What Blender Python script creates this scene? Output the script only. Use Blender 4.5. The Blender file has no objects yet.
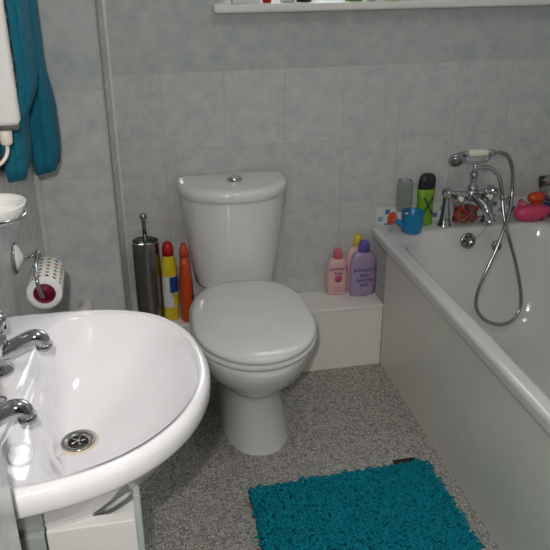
import bpy, bmesh, math, random
from math import sin, cos, pi, sqrt, atan2
from mathutils import Vector, Matrix

S = bpy.context.scene
COL = S.collection

# ------------------------------------------------------------------ camera
f_px, pitch, yaw, roll = 740.96, 0.42889, 0.20289, -0.00625
F = Vector((sin(yaw)*cos(pitch), cos(yaw)*cos(pitch), -sin(pitch)))
Rt = Vector((cos(yaw), -sin(yaw), 0)); U = Rt.cross(F)
R2 = cos(roll)*Rt + sin(roll)*U; U2 = -sin(roll)*Rt + cos(roll)*U
cam_d = bpy.data.cameras.new('camera'); cam = bpy.data.objects.new('camera', cam_d); COL.objects.link(cam)
cam_d.sensor_fit = 'HORIZONTAL'; cam_d.sensor_width = 36; cam_d.lens = f_px/550*36; cam_d.clip_start = .02
M4 = Matrix((( R2.x, U2.x, -F.x, -0.12618), (R2.y, U2.y, -F.y, -2.38197), (R2.z, U2.z, -F.z, 1.4391), (0, 0, 0, 1)))
cam.matrix_world = M4
S.camera = cam

# ------------------------------------------------------------------ light and exposure
S.view_settings.view_transform = 'Standard'; S.view_settings.look = 'None'
S.view_settings.gamma = 1; S.view_settings.use_curve_mapping = False
S.view_settings.exposure = 0.0
w = bpy.data.worlds.new('world'); S.world = w; w.use_nodes = True
w.node_tree.nodes['Background'].inputs[0].default_value = (.93, .95, 1, 1)
w.node_tree.nodes['Background'].inputs[1].default_value = 5.0

def area(name, loc, target, size, power, color=(1, 1, 1), shape='DISK', sy=None):
    d = bpy.data.lights.new(name, 'AREA'); d.energy = power; d.size = size; d.shape = shape; d.color = color
    if sy: d.size_y = sy
    o = bpy.data.objects.new(name, d); COL.objects.link(o); o.location = loc
    o.rotation_euler = (Vector(target)-Vector(loc)).to_track_quat('-Z', 'Y').to_euler()
    return o
# the camera's own flash, just above and left of the lens
area('camera_flash', (-0.165, -2.36, 1.53), (0.02, -.4, .62), .03, 12.5, (1, .96, .915))
# soft overhead fill light, added out of view to lift the shadows
area('overhead_fill', (0.35, -1.5, 2.28), (0.35, -1.4, 0), .35, 4.0, (1, .95, .88))

# ------------------------------------------------------------------ helpers
def link(name, me, mat=None, parent=None, smooth=True, auto=None):
    if mat: me.materials.append(mat)
    if smooth:
        for p in me.polygons: p.use_smooth = True
    o = bpy.data.objects.new(name, me); COL.objects.link(o)
    if parent: o.parent = parent
    if auto:
        mod = o.modifiers.new('edges', 'EDGE_SPLIT'); mod.split_angle = auto
    return o

def mesh(name, V, Fc, mat=None, parent=None, smooth=True, auto=None):
    me = bpy.data.meshes.new(name); me.from_pydata([tuple(v) for v in V], [], Fc); me.update()
    bm = bmesh.new(); bm.from_mesh(me); bmesh.ops.recalc_face_normals(bm, faces=bm.faces[:]); bm.to_mesh(me); bm.free()
    return link(name, me, mat, parent, smooth, auto)

class MB:
    """collects pieces of ONE part"""
    def __init__(s): s.V = []; s.F = []
    def add(s, V, Fc):
        b = len(s.V); s.V += [Vector(v) for v in V]; s.F += [tuple(i+b for i in f) for f in Fc]; return s
    def loft(s, rings, cap0=True, cap1=True):
        n = len(rings[0]); V = [v for r in rings for v in r]; Fc = []
        for k in range(len(rings)-1):
            for i in range(n):
                j = (i+1) % n
                Fc.append((k*n+i, k*n+j, (k+1)*n+j, (k+1)*n+i))
        if cap0: Fc.append(tuple(range(n))[::-1])
        if cap1: Fc.append(tuple((len(rings)-1)*n+i for i in range(n)))
        return s.add(V, Fc)
    def lathe(s, prof, c=(0, 0, 0), axis=(0, 0, 1), n=32, cap=True):
        c = Vector(c); q = Vector((0, 0, 1)).rotation_difference(Vector(axis).normalized())
        rings = [[c + q @ Vector((r*cos(2*pi*i/n), r*sin(2*pi*i/n), z)) for i in range(n)] for r, z in prof]
        return s.loft(rings, cap, cap)
    def tube(s, pts, rad, n=12, sub=1, cap=True):
        P = spline(pts, sub) if sub > 1 else [Vector(p) for p in pts]
        rr = rad if callable(rad) else (lambda t: rad)
        rings = []; T0 = (P[1]-P[0]).normalized(); N = T0.orthogonal().normalized()
        for k, p in enumerate(P):
            a = P[max(k-1, 0)]; b = P[min(k+1, len(P)-1)]; T = (b-a).normalized()
            N = (N - T*N.dot(T)).normalized(); B = T.cross(N); r = rr(k/(len(P)-1))
            rings.append([p + N*(r*cos(2*pi*i/n)) + B*(r*sin(2*pi*i/n)) for i in range(n)])
        return s.loft(rings, cap, cap)
    def box(s, a, b, bev=0, seg=2):
        bm = bmesh.new(); bmesh.ops.create_cube(bm, size=1)
        for v in bm.verts: v.co = Vector([(a[i]+b[i])/2 + v.co[i]*(b[i]-a[i]) for i in range(3)])
        if bev: bmesh.ops.bevel(bm, geom=bm.edges[:], offset=bev, segments=seg, profile=.5, affect='EDGES')
        bm.verts.index_update()
        s.add([v.co.copy() for v in bm.verts], [tuple(v.index for v in f.verts) for f in bm.faces]); bm.free()
        return s
    def sphere(s, c, r, n=16, sc=(1, 1, 1)):
        c = Vector(c); m = n//2
        rings = [[c + Vector((r*sc[0]*sin(pi*k/m)*cos(2*pi*i/n), r*sc[1]*sin(pi*k/m)*sin(2*pi*i/n), r*sc[2]*cos(pi*k/m))) for i in range(n)]
                 for k in [.08]+list(range(1, m))+[m-.08]]
        return s.loft(rings)
    def build(s, name, mat, parent=None, smooth=True, auto=None):
        return mesh(name, s.V, s.F, mat, parent, smooth, auto)

def spline(pts, sub=6, closed=False):
    P = [Vector(p) for p in pts]; n = len(P); out = []
    rng = n if closed else n-1
    for i in range(rng):
        if closed: p0, p1, p2, p3 = P[(i-1) % n], P[i], P[(i+1) % n], P[(i+2) % n]
        else: p0, p1, p2, p3 = P[max(i-1, 0)], P[i], P[i+1], P[min(i+2, n-1)]
        for k in range(sub):
            t = k/sub
            out.append(.5*((2*p1)+(-p0+p2)*t+(2*p0-5*p1+4*p2-p3)*t*t+(-p0+3*p1-3*p2+p3)*t**3))
    if not closed: out.append(P[-1])
    return out

def tag(o, label, cat=None, group=None, kind=None):
    if label: o['label'] = label
    if cat: o['category'] = cat
    if group: o['group'] = group
    if kind: o['kind'] = kind
    return o
def thing(name, loc, label, cat, rz=0, group=None):
    o = bpy.data.objects.new(name, None); COL.objects.link(o); o.location = loc; o.rotation_euler = (0, 0, rz)
    o.empty_display_size = .05
    return tag(o, label, cat, group)
def struct(o): o['kind'] = 'structure'; return o

def text(name, s, size, mat, parent, loc, rot, depth=.0004, sx=1):
    cu = bpy.data.curves.new(name, 'FONT'); cu.body = s; cu.size = size; cu.extrude = depth
    cu.align_x = 'CENTER'; cu.align_y = 'CENTER'
    t = bpy.data.objects.new(name+'_t', cu); COL.objects.link(t)
    dg = bpy.context.evaluated_depsgraph_get(); dg.update()
    me = bpy.data.meshes.new_from_object(t.evaluated_get(dg)); bpy.data.objects.remove(t)
    me.materials.clear()
    o = link(name, me, mat, parent, False); o.location = loc; o.rotation_euler = rot; o.scale = (sx, 1, 1)
    return o

# ------------------------------------------------------------------ materials
def mat(name, col, rough=.5, metal=0, spec=.5, trans=0, ior=1.45, coat=0, noise=None, bump=None, alpha=1):
    m = bpy.data.materials.new(name); m.use_nodes = True; nt = m.node_tree; b = nt.nodes['Principled BSDF']
    b.inputs['Base Color'].default_value = (*col, 1); b.inputs['Roughness'].default_value = rough
    b.inputs['Metallic'].default_value = metal; b.inputs['Specular IOR Level'].default_value = spec
    b.inputs['Transmission Weight'].default_value = trans; b.inputs['IOR'].default_value = ior
    b.inputs['Coat Weight'].default_value = coat; b.inputs['Coat Roughness'].default_value = .05
    b.inputs['Alpha'].default_value = alpha
    tc = nt.nodes.new('ShaderNodeTexCoord')
    sc, amt = noise or (12, .05)
    nz = nt.nodes.new('ShaderNodeTexNoise'); nz.inputs['Scale'].default_value = sc; nz.inputs['Detail'].default_value = 4
    nt.links.new(tc.outputs['Object'], nz.inputs['Vector'])
    mx = nt.nodes.new('ShaderNodeMix'); mx.data_type = 'RGBA'
    mx.inputs[6].default_value = (*[c*(1-amt) for c in col], 1); mx.inputs[7].default_value = (*[min(1, c*(1+amt)) for c in col], 1)
    nt.links.new(nz.outputs['Fac'], mx.inputs[0]); nt.links.new(mx.outputs[2], b.inputs['Base Color'])
    if bump:
        n2 = nt.nodes.new('ShaderNodeTexNoise'); n2.inputs['Scale'].default_value = bump[0]; n2.inputs['Detail'].default_value = 3
        nt.links.new(tc.outputs['Object'], n2.inputs['Vector'])
        bp = nt.nodes.new('ShaderNodeBump'); bp.inputs['Strength'].default_value = bump[1]; bp.inputs['Distance'].default_value = .002
        nt.links.new(n2.outputs['Fac'], bp.inputs['Height']); nt.links.new(bp.outputs[0], b.inputs['Normal'])
    return m

def tile_mat(name, axis, off):
    """glazed marbled tiles 200 x 246 mm; a darker glaze above the dado row"""
    m = bpy.data.materials.new(name); m.use_nodes = True; nt = m.node_tree; N = nt.nodes; L = nt.links
    b = N['Principled BSDF']
    g = N.new('ShaderNodeNewGeometry'); sp = N.new('ShaderNodeSeparateXYZ'); L.new(g.outputs['Position'], sp.inputs[0])
    cb = N.new('ShaderNodeCombineXYZ')
    a1 = N.new('ShaderNodeMath'); a1.operation = 'ADD'; a1.inputs[1].default_value = 20*.2 - off; L.new(sp.outputs[axis], a1.inputs[0])
    a2 = N.new('ShaderNodeMath'); a2.operation = 'ADD'; a2.inputs[1].default_value = 20*.2457 - 1.0535; L.new(sp.outputs[2], a2.inputs[0])
    L.new(a1.outputs[0], cb.inputs[0]); L.new(a2.outputs[0], cb.inputs[1])
    br = N.new('ShaderNodeTexBrick'); br.offset = 0; br.squash = 1; L.new(cb.outputs[0], br.inputs['Vector'])
    br.inputs['Scale'].default_value = 1; br.inputs['Brick Width'].default_value = .2; br.inputs['Row Height'].default_value = .2457
    br.inputs['Mortar Size'].default_value = .0019; br.inputs['Mortar Smooth'].default_value = .3; br.inputs['Bias'].default_value = 0
    br.inputs['Color1'].default_value = (.93, .93, .93, 1); br.inputs['Color2'].default_value = (1, 1, 1, 1)
    br.inputs['Mortar'].default_value = (1, 1, 1, 1)
    nz = N.new('ShaderNodeTexNoise'); nz.inputs['Scale'].default_value = 19; nz.inputs['Detail'].default_value = 9; nz.inputs['Roughness'].default_value = .72
    L.new(g.outputs['Position'], nz.inputs['Vector'])
    rp = N.new('ShaderNodeValToRGB'); L.new(nz.outputs['Fac'], rp.inputs[0])
    e = rp.color_ramp.elements
    e[0].position = .34; e[0].color = (.42, .47, .49, 1); e[1].position = .68; e[1].color = (.605, .60, .575, 1)
    mid = e.new(.5); mid.color = (.525, .54, .53, 1)
    dk = N.new('ShaderNodeMath'); dk.operation = 'GREATER_THAN'; dk.inputs[1].default_value = 1.0535; L.new(sp.outputs[2], dk.inputs[0])
    mxd = N.new('ShaderNodeMix'); mxd.data_type = 'RGBA'; mxd.blend_type = 'MULTIPLY'; mxd.inputs[7].default_value = (.88, .895, .90, 1)
    L.new(dk.outputs[0], mxd.inputs[0]); L.new(rp.outputs[0], mxd.inputs[6])
    mb = N.new('ShaderNodeMix'); mb.data_type = 'RGBA'; mb.blend_type = 'MULTIPLY'; mb.inputs[0].default_value = 1
    L.new(mxd.outputs[2], mb.inputs[6]); L.new(br.outputs['Color'], mb.inputs[7])
    mg = N.new('ShaderNodeMix'); mg.data_type = 'RGBA'; mg.inputs[7].default_value = (.46, .41, .37, 1)
    L.new(br.outputs['Fac'], mg.inputs[0]); L.new(mb.outputs[2], mg.inputs[6]); L.new(mg.outputs[2], b.inputs['Base Color'])
    rr = N.new('ShaderNodeMapRange'); rr.inputs['To Min'].default_value = .16; rr.inputs['To Max'].default_value = .6
    L.new(br.outputs['Fac'], rr.inputs[0]); L.new(rr.outputs[0], b.inputs['Roughness'])
    inv = N.new('ShaderNodeMath'); inv.operation = 'SUBTRACT'; inv.inputs[0].default_value = 1; L.new(br.outputs['Fac'], inv.inputs[1])
    n3 = N.new('ShaderNodeTexNoise'); n3.inputs['Scale'].default_value = 14; L.new(g.outputs['Position'], n3.inputs['Vector'])
    ad = N.new('ShaderNodeMath'); ad.operation = 'MULTIPLY_ADD'; ad.inputs[1].default_value = .08
    L.new(n3.outputs['Fac'], ad.inputs[0]); L.new(inv.outputs[0], ad.inputs[2])
    bp = N.new('ShaderNodeBump'); bp.inputs['Strength'].default_value = .5; bp.inputs['Distance'].default_value = .001
    L.new(ad.outputs[0], bp.inputs['Height']); L.new(bp.outputs[0], b.inputs['Normal'])
    return m

def floor_mat():
    m = bpy.data.materials.new('vinyl_floor'); m.use_nodes = True; nt = m.node_tree; N = nt.nodes; L = nt.links; b = N['Principled BSDF']
    g = N.new('ShaderNodeNewGeometry')
    v = N.new('ShaderNodeTexVoronoi'); v.distance = 'CHEBYCHEV'; v.inputs['Scale'].default_value = 122; v.inputs['Randomness'].default_value = .6
    v2 = N.new('ShaderNodeTexVoronoi'); v2.feature = 'DISTANCE_TO_EDGE'; v2.inputs['Scale'].default_value = 122; v2.inputs['Randomness'].default_value = .6
    L.new(g.outputs['Position'], v.inputs['Vector']); L.new(g.outputs['Position'], v2.inputs['Vector'])
    r = N.new('ShaderNodeValToRGB'); L.new(v.outputs['Color'], r.inputs[0])
    e = r.color_ramp.elements; e[0].color = (.34, .325, .295, 1); e[0].position = .15; e[1].color = (.56, .54, .50, 1); e[1].position = .8
    gr = N.new('ShaderNodeMapRange'); gr.inputs['From Min'].default_value = .04; gr.inputs['From Max'].default_value = .14
    L.new(v2.outputs['Distance'], gr.inputs[0])
    mx = N.new('ShaderNodeMix'); mx.data_type = 'RGBA'; mx.inputs[6].default_value = (.17, .163, .15, 1)
    L.new(gr.outputs[0], mx.inputs[0]); L.new(r.outputs[0], mx.inputs[7]); L.new(mx.outputs[2], b.inputs['Base Color'])
    b.inputs['Roughness'].default_value = .5
    bp = N.new('ShaderNodeBump'); bp.inputs['Strength'].default_value = .25; bp.inputs['Distance'].default_value = .001
    L.new(gr.outputs[0], bp.inputs['Height']); L.new(bp.outputs[0], b.inputs['Normal'])
    return m

def mosaic_mat():
    m = bpy.data.materials.new('mosaic_border'); m.use_nodes = True; nt = m.node_tree; N = nt.nodes; L = nt.links; b = N['Principled BSDF']
    g = N.new('ShaderNodeNewGeometry'); sp = N.new('ShaderNodeSeparateXYZ'); L.new(g.outputs['Position'], sp.inputs[0])
    def cell(o, off):
        a = N.new('ShaderNodeMath'); a.operation = 'MULTIPLY_ADD'; a.inputs[1].default_value = 1/.026; a.inputs[2].default_value = off
        L.new(o, a.inputs[0]); fl = N.new('ShaderNodeMath'); fl.operation = 'FLOOR'; L.new(a.outputs[0], fl.inputs[0])
        fr = N.new('ShaderNodeMath'); fr.operation = 'FRACT'; L.new(a.outputs[0], fr.inputs[0])
        s2 = N.new('ShaderNodeMath'); s2.operation = 'SUBTRACT'; s2.inputs[1].default_value = .5; L.new(fr.outputs[0], s2.inputs[0])
        ab = N.new('ShaderNodeMath'); ab.operation = 'ABSOLUTE'; L.new(s2.outputs[0], ab.inputs[0])
        return fl.outputs[0], ab.outputs[0]
    cx, fx = cell(sp.outputs[0], 100.62); cz, fz = cell(sp.outputs[2], 100-.498/.026)
    su = N.new('ShaderNodeMath'); su.operation = 'ADD'; L.new(cx, su.inputs[0]); L.new(cz, su.inputs[1])
    md = N.new('ShaderNodeMath'); md.operation = 'MODULO'; md.inputs[1].default_value = 2; L.new(su.outputs[0], md.inputs[0])
    mxm = N.new('ShaderNodeMath'); mxm.operation = 'MAXIMUM'; L.new(fx, mxm.inputs[0]); L.new(fz, mxm.inputs[1])
    ins = N.new('ShaderNodeMath'); ins.operation = 'LESS_THAN'; ins.inputs[1].default_value = .34; L.new(mxm.outputs[0], ins.inputs[0])
    cc = N.new('ShaderNodeCombineXYZ'); L.new(cx, cc.inputs[0]); L.new(cz, cc.inputs[1])
    wn = N.new('ShaderNodeTexWhiteNoise'); L.new(cc.outputs[0], wn.inputs[0])
    rp = N.new('ShaderNodeValToRGB'); L.new(wn.outputs['Value'], rp.inputs[0]); e = rp.color_ramp.elements
    rp.color_ramp.interpolation = 'CONSTANT'
    e[0].color = (.06, .20, .26, 1); e[1].position = .4; e[1].color = (.09, .19, .36, 1); k = e.new(.7); k.color = (.22, .38, .48, 1)
    m1 = N.new('ShaderNodeMix'); m1.data_type = 'RGBA'; m1.inputs[6].default_value = (.62, .63, .62, 1)
    mm = N.new('ShaderNodeMath'); mm.operation = 'MULTIPLY'; L.new(md.outputs[0], mm.inputs[0]); L.new(ins.outputs[0], mm.inputs[1])
    L.new(mm.outputs[0], m1.inputs[0]); L.new(rp.outputs[0], m1.inputs[7]); L.new(m1.outputs[2], b.inputs['Base Color'])
    b.inputs['Roughness'].default_value = .15
    return m

M = dict(
    tile_x=tile_mat('tiles_back', 0, 0.0), tile_l=tile_mat('tiles_left', 1, -.25), floor=floor_mat(), mosaic=mosaic_mat(),
    tile_box=tile_mat('tiles_boxing', 0, -.172),
    backdark=mat('front_wall_darkened', (.42, .40, .37), .8), ceil=mat('ceiling_paint', (.8, .8, .78), .9), paint=mat('gloss_paint', (.80, .77, .735), .28),
    pipe=mat('waste_pipe_plastic', (.62, .60, .56), .4), sill=mat('sill_plastic', (.70, .69, .66), .3),
    bead=mat('grey_trim', (.60, .60, .58), .35), beadd=mat('sealant', (.22, .20, .18), .6),
    ceramic=mat('toilet_ceramic', (.74, .735, .72), .07, coat=.6), lidp=mat('seat_plastic', (.70, .695, .68), .06),
    basin=mat('basin_ceramic', (.77, .76, .785), .09, coat=.6), bath=mat('bath_acrylic', (.61, .61, .60), .08),
    panel=mat('bath_panel', (.68, .665, .61), .20),
    chrome=mat('chrome', (.50, .51, .52), .07, 1), dchrome=mat('aged_chrome', (.36, .355, .34), .22, 1, noise=(60, .3)),
    steel=mat('brushed_steel', (.34, .325, .30), .27, 1, noise=(25, .2)), bsteel=mat('polished_steel', (.7, .7, .68), .08, 1),
    rust=mat('lime_scale', (.62, .53, .43), .35, noise=(40, .15)), hole=mat('drain_dark', (.02, .02, .02), .5),
    white=mat('white_plastic', (.75, .74, .72), .3), cream=mat('cream_porcelain', (.80, .73, .63), .15),
    teal=mat('teal_towelling', (.004, .125, .19), .95, noise=(90, .35), bump=(400, .8)),
    tealm=mat('teal_chenille', (.004, .215, .285), .95, spec=.15, noise=(30, .28)), black=mat('black_fabric', (.012, .012, .012), .7),
    dark=mat('dark_plastic', (.02, .02, .022), .3),
    red=mat('red_plastic', (.42, .012, .015), .25), yellow=mat('yellow_plastic', (.60, .47, .02), .3), orange=mat('orange_plastic', (.50, .065, .015), .3),
    label=mat('label_white', (.62, .62, .62), .4), blue=mat('label_blue', (.012, .05, .22), .4), tealp=mat('label_teal', (.01, .10, .14), .4),
    green=mat('lime_plastic', (.15, .34, .015), .35), bcup=mat('blue_plastic', (.01, .20, .42), .3), rose=mat('red_orange_plastic', (.55, .06, .025), .4),
    pink=mat('pink_plastic', (.70, .43, .44), .35), pinkc=mat('pink_cap', (.62, .13, .17), .35), hot=mat('hot_pink_plastic', (.62, .07, .16), .35),
    purple=mat('lilac_plastic', (.36, .28, .44), .3), purplec=mat('violet_cap', (.13, .09, .36), .35), ylc=mat('pale_yellow_cap', (.62, .48, .06), .4),
    ink=mat('dark_blue_ink', (.02, .04, .22), .5), pinkink=mat('pink_ink', (.50, .08, .16), .5),
    navy=mat('navy_plastic', (.02, .045, .14), .3), dgreen=mat('dark_green_plastic', (.02, .07, .03), .4), lgrey=mat('pale_grey_plastic', (.5, .53, .5), .4),
    purp=mat('deep_purple_plastic', (.06, .04, .16), .4), olive=mat('olive_plastic', (.12, .14, .05), .4), lime2=mat('lime_bright', (.36, .55, .06), .4),
    paper=mat('toilet_paper', (.72, .71, .68), .95), core=mat('crimson_core', (.16, .006, .03), .6),
    glass=mat('clear_plastic', (.93, .95, .94), .04, trans=.97, ior=1.18), frost=mat('frosted_glass', (.60, .66, .64), .22, trans=.35),
    glassedge=mat('greenish_glass', (.36, .40, .38), .15, trans=0), pane=mat('window_glass', (.9, .95, .95), .35, trans=1, ior=1.1),
    upvc=mat('window_plastic', (.78, .78, .77), .3), door=mat('door_darkened', (.10, .07, .05), .5), brass=mat('brass', (.6, .45, .2), .3, 1),
)

# ------------------------------------------------------------------ structure
XL, XR, YN, ZC = -.387, 1.43, -3.0, 2.35
struct(MB().box((XL-.1, YN-.1, -.06), (XR+.1, .2, 0)).build('floor', M['floor'], smooth=False))
struct(MB().box((XL-.1, YN-.1, ZC), (XR+.1, .2, ZC+.08)).build('ceiling', M['ceil'], smooth=False))
WX0, WX1, WZ0, WZ1 = .21, 1.36, 1.228, 2.15
bw = MB().box((XL-.1, 0, 0), (XR+.1, .2, WZ0)).box((XL-.1, 0, WZ1), (XR+.1, .2, ZC)).box((XL-.1, 0, WZ0), (WX0, .2, WZ1)).box((WX1, 0, WZ0), (XR+.1, .2, WZ1))
struct(bw.build('wall_back', M['tile_x'], smooth=False))
struct(MB().box((XL-.1, YN, 0), (XL, 0, ZC)).build('wall_left', M['tile_l'], smooth=False))
struct(MB().box((XR, YN, 0), (XR+.1, 0, ZC)).build('wall_right', M['tile_l'], smooth=False))
struct(MB().box((XL-.1, YN-.1, 0), (-.25, YN, ZC)).box((.55, YN-.1, 0), (XR+.1, YN, ZC)).box((-.25, YN-.1, 2.02), (.55, YN, ZC)).build('wall_front', M['backdark'], smooth=False))  # colour darkened to stand in for the dim room behind the camera
struct(MB().box((-.25, YN-.07, 0.003), (.55, YN-.03, 2.02)).build('door_1', M['door'], smooth=False))  # dark colour stands in for the unlit hall beyond an open door
# tiled pipe boxing in the left back corner, slightly out of square
bx = [(-.151, 0), (-.1655, -.25), (XL, -.25), (XL, 0)]
mb = MB(); mb.loft([[Vector((x, y, 0)) for x, y in bx], [Vector((x, y, ZC)) for x, y in bx]])
struct(mb.build('wall_corner', M['tile_box'], smooth=False))
# corner bead and sealant down the boxing
struct(MB().box((-.1685, -.2525, 0), (-.1640, -.249, ZC)).build('trim_1', M['beadd'], smooth=False))
struct(MB().box((-.154, -.007, 0.257), (-.1445, .0, ZC), .002).build('trim_2', M['bead'], smooth=False))
# short tiled return in front of the basin
struct(MB().box((XL, -2.3, 0), (-.281, -1.70, ZC), .004).build('wall_return', M['tile_l'], smooth=False))
# white boxed-in pipe run behind the pan
struct(MB().box((-.152, -.150, 0), (.7255, 0, .236)).build('trim_3', M['paint'], smooth=False))
struct(MB().box((-.152, -.156, .236), (.7255, -.0005, .246), .002).build('trim_4', M['paint'], smooth=False))
# mosaic strip
struct(MB().box((.735, -.004, .488), (XR, 0, .552), .001).build('trim_5', M['mosaic'], smooth=False))
# window
wf = MB()
for a, b in (((WX0, .1, WZ0+.025), (WX0+.06, .16, WZ1)), ((WX1-.06, .1, WZ0+.025), (WX1, .16, WZ1)), ((WX0+.06, .1, WZ0+.025), (WX1-.06, .16, WZ0+.085)), ((WX0+.06, .1, WZ1-.06), (WX1-.06, .16, WZ1)), ((.755, .1, WZ0+.085), (.815, .16, WZ1-.06))):
    wf.box(a, b, .006)
wn = struct(wf.build('window_1', M['upvc'], smooth=False))
MB().box((WX0+.05, .125, WZ0+.075), (WX1-.05, .135, WZ1-.05)).build('window_pane', M['pane'], wn, smooth=False)
mb = MB()
sl = MB().box((.171, -.06, 1.2285), (XR-.04, -.0005, 1.2555), .009, 3).box((WX0+.001, -.02, 1.2285), (WX1-.001, .16, 1.2555))
struct(sl.build('window_sill', M['sill'], smooth=False)); bpy.data.objects['window_sill'].parent = wn

# ------------------------------------------------------------------ toilet
def egg(t0, t1, hw, z, n=48, back=3.0, front=2.0, wt=.52):
    """plan outline: wall side at t0, front at t1; widest at fraction wt; superellipse halves"""
    tm = t0+(t1-t0)*wt; out = []
    for i in range(n):
        a = 2*pi*i/n; c, s_ = cos(a), sin(a)
        if s_ >= 0: e = back; d = tm-t0
        else: e = front; d = t1-tm
        r = (abs(c)**e + abs(s_)**e)**(-1/e)
        out.append(Vector((hw*r*c, -(tm - d*r*s_), z)))
    return out
T = thing('toilet', (.2075, 0, 0), 'white close-coupled toilet with closed lid against the back wall', 'toilet', -.028)
mb = MB()
rings = [(0, .17, .585, .106, 4, 2.4), (.02, .17, .581, .103, 4, 2.4), (.1, .175, .572, .093, 4, 2.4), (.18, .18, .57, .080, 4, 2.2), (.222, .18, .59, .080, 4, 2.1),
         (.234, .18, .615, .104, 3.2, 2), (.256, .17, .652, .132, 3, 2), (.30, .165, .698, .161, 3, 2), (.345, .16, .730, .176, 3, 2), (.372, .16, .739, .179, 3, 2), (.384, .165, .739, .179, 3, 2), (.391, .17, .731, .172, 3, 2)]
mb.loft([[v+Vector((.013*max(0, 1-z/.28), 0, 0)) for v in egg(a, b, h, z, back=bk, front=fr)] for z, a, b, h, bk, fr in rings])
mb.box((-.105, -.30, .262), (.105, -.012, .392), .02, 3)
mb.build('pan', M['ceramic'], T, auto=.9)
mb = MB(); o = [egg(.257, .745, .178, z, back=3, wt=.56) for z in (.397, .402, .411, .414)]
o[0] = egg(.262, .739, .172, .394, back=3, wt=.56); o[3] = egg(.262, .739, .172, .414, back=3, wt=.56)
i_ = [egg(.33, .66, .11, z) for z in (.414, .396)]
R = o+i_; n = 48; V = [v for r in R for v in r]; Fc = []
for k in range(len(R)):
    for i in range(n):
        j = (i+1) % n; k2 = (k+1) % len(R); Fc.append((k*n+i, k*n+j, k2*n+j, k2*n+i))
mesh('seat', V, Fc, M['lidp'], T)
mb = MB(); prof = [(0, .006, .4175), (0, 0, .421), (0, 0, .429), (.004, .004, .4345), (.014, .012, .4385), (.05, .05, .4435), (.11, .11, .446)]
mb.loft([egg(.250+a*.5, .748-b, .1765-a, z, back=2.9, wt=.56) for a, b, z in [(p[1], p[1], p[2]) for p in prof]])
mb.build('toilet_lid', M['lidp'], T)
for s in (-1, 1):
    MB().lathe([(.011, -.02), (.0125, -.018), (.0125, .018), (.011, .02)], (s*.075, -.242, .412), (1, 0, 0), 20).build('hinge', M['lidp'], T)
def dee(t0, t1, hw, z, n=64, back=9, front=2.15):
    return egg(t0, t1, hw, z, n, back, front, .34)
cz = [(.368, .130, .175, .02), (.374, .136, .188, .0), (.42, .143, .194, 0), (.50, .153, .203, 0), (.60, .164, .212, 0), (.684, .173, .221, 0)]
cis = MB().loft([dee(.014, d, h, z) for z, h, d, q in cz]).build('cistern', M['ceramic'], T, auto=.8)
cl = [(.684, .1735, .224), (.6855, .1760, .228), (.708, .1785, .231), (.7185, .1765, .2285), (.7235, .169, .220), (.7255, .150, .20)]
MB().loft([dee(.009+(.179-h)*.6, d, h, z) for z, h, d in cl]).build('cistern_lid', M['ceramic'], T)
bt = MB().lathe([(.025, 0), (.025, .004), (.0225, .007), (.019, .007)], (.006, -.105, .7255), n=32).build('flush_button', M['chrome'], T)
g = MB()
for s in (-1, 1):
    pts = [(.006+s*.0015+s*.0165*cos(a), -.105+.0165*sin(a), 0) for a in [pi*(i/12-.5) for i in range(13)]]
    g.loft([[Vector((x, y, .7325)) for x, y, _ in pts], [Vector((x, y, .7375)) for x, y, _ in pts]])
g.build('button_half', M['bsteel'], bt, smooth=False)

# ------------------------------------------------------------------ bath
def rrect(x0, x1, y0, y1, r, z, k=10):
    out = []
    for cx_, cy_, a0 in ((x1-r, y1-r, 0), (x0+r, y1-r, pi/2), (x0+r, y0+r, pi), (x1-r, y0+r, 3*pi/2)):
        for i in range(k+1):
            a = a0 + pi/2*i/k; out.append(Vector((cx_+r*cos(a), cy_+r*sin(a), z)))
    return out
BY0, BX1 = -1.78, XR-.006
B = thing('bathtub', (.0035, 0, 0), 'white bathtub with cream side panel along the right side', 'bathtub')
mb = MB()
Rg = [rrect(.7215, BX1, BY0, -.002, .012, .446), rrect(.7155, BX1, BY0, -.002, .014, .449), rrect(.713, BX1, BY0, -.002, .016, .458), rrect(.713, BX1, BY0, -.002, .016, .474),
      rrect(.7145, BX1, BY0, -.002, .018, .481), rrect(.718, BX1, BY0+.004, -.003, .02, .4865), rrect(.7235, BX1-.002, BY0+.008, -.005, .022, .4888), rrect(.727, BX1-.006, BY0+.012, -.008, .022, .489), rrect(.748, BX1-.030, BY0+.055, -.084, .11, .4885),
      rrect(.756, BX1-.036, BY0+.06, -.092, .12, .4872), rrect(.7635, BX1-.045, BY0+.07, -.100, .135, .483), rrect(.770, BX1-.053, BY0+.08, -.106, .14, .470),
      rrect(.782, BX1-.064, BY0+.10, -.116, .14, .42), rrect(.80, BX1-.08, BY0+.16, -.150, .14, .30), rrect(.82, BX1-.10, BY0+.22, -.185, .14, .19),
      rrect(.85, BX1-.13, BY0+.26, -.215, .14, .135), rrect(.90, BX1-.18, BY0+.31, -.26, .12, .112), rrect(.96, BX1-.24, BY0+.38, -.32, .09, .106)]
mb.loft(Rg, False, True)
tub = mb.build('tub', M['bath'], B)
wm = tub.modifiers.new('normals', 'WEIGHTED_NORMAL'); wm.weight = 80
MB().box((.7225, BY0+.01, 0), (.738, -.153, .449), .002).build('bath_panel', M['panel'], B, smooth=False)
MB().box((.738, BY0+.0, 0), (BX1, BY0+.016, .449), .002).build('end_panel', M['panel'], B, smooth=False)
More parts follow.
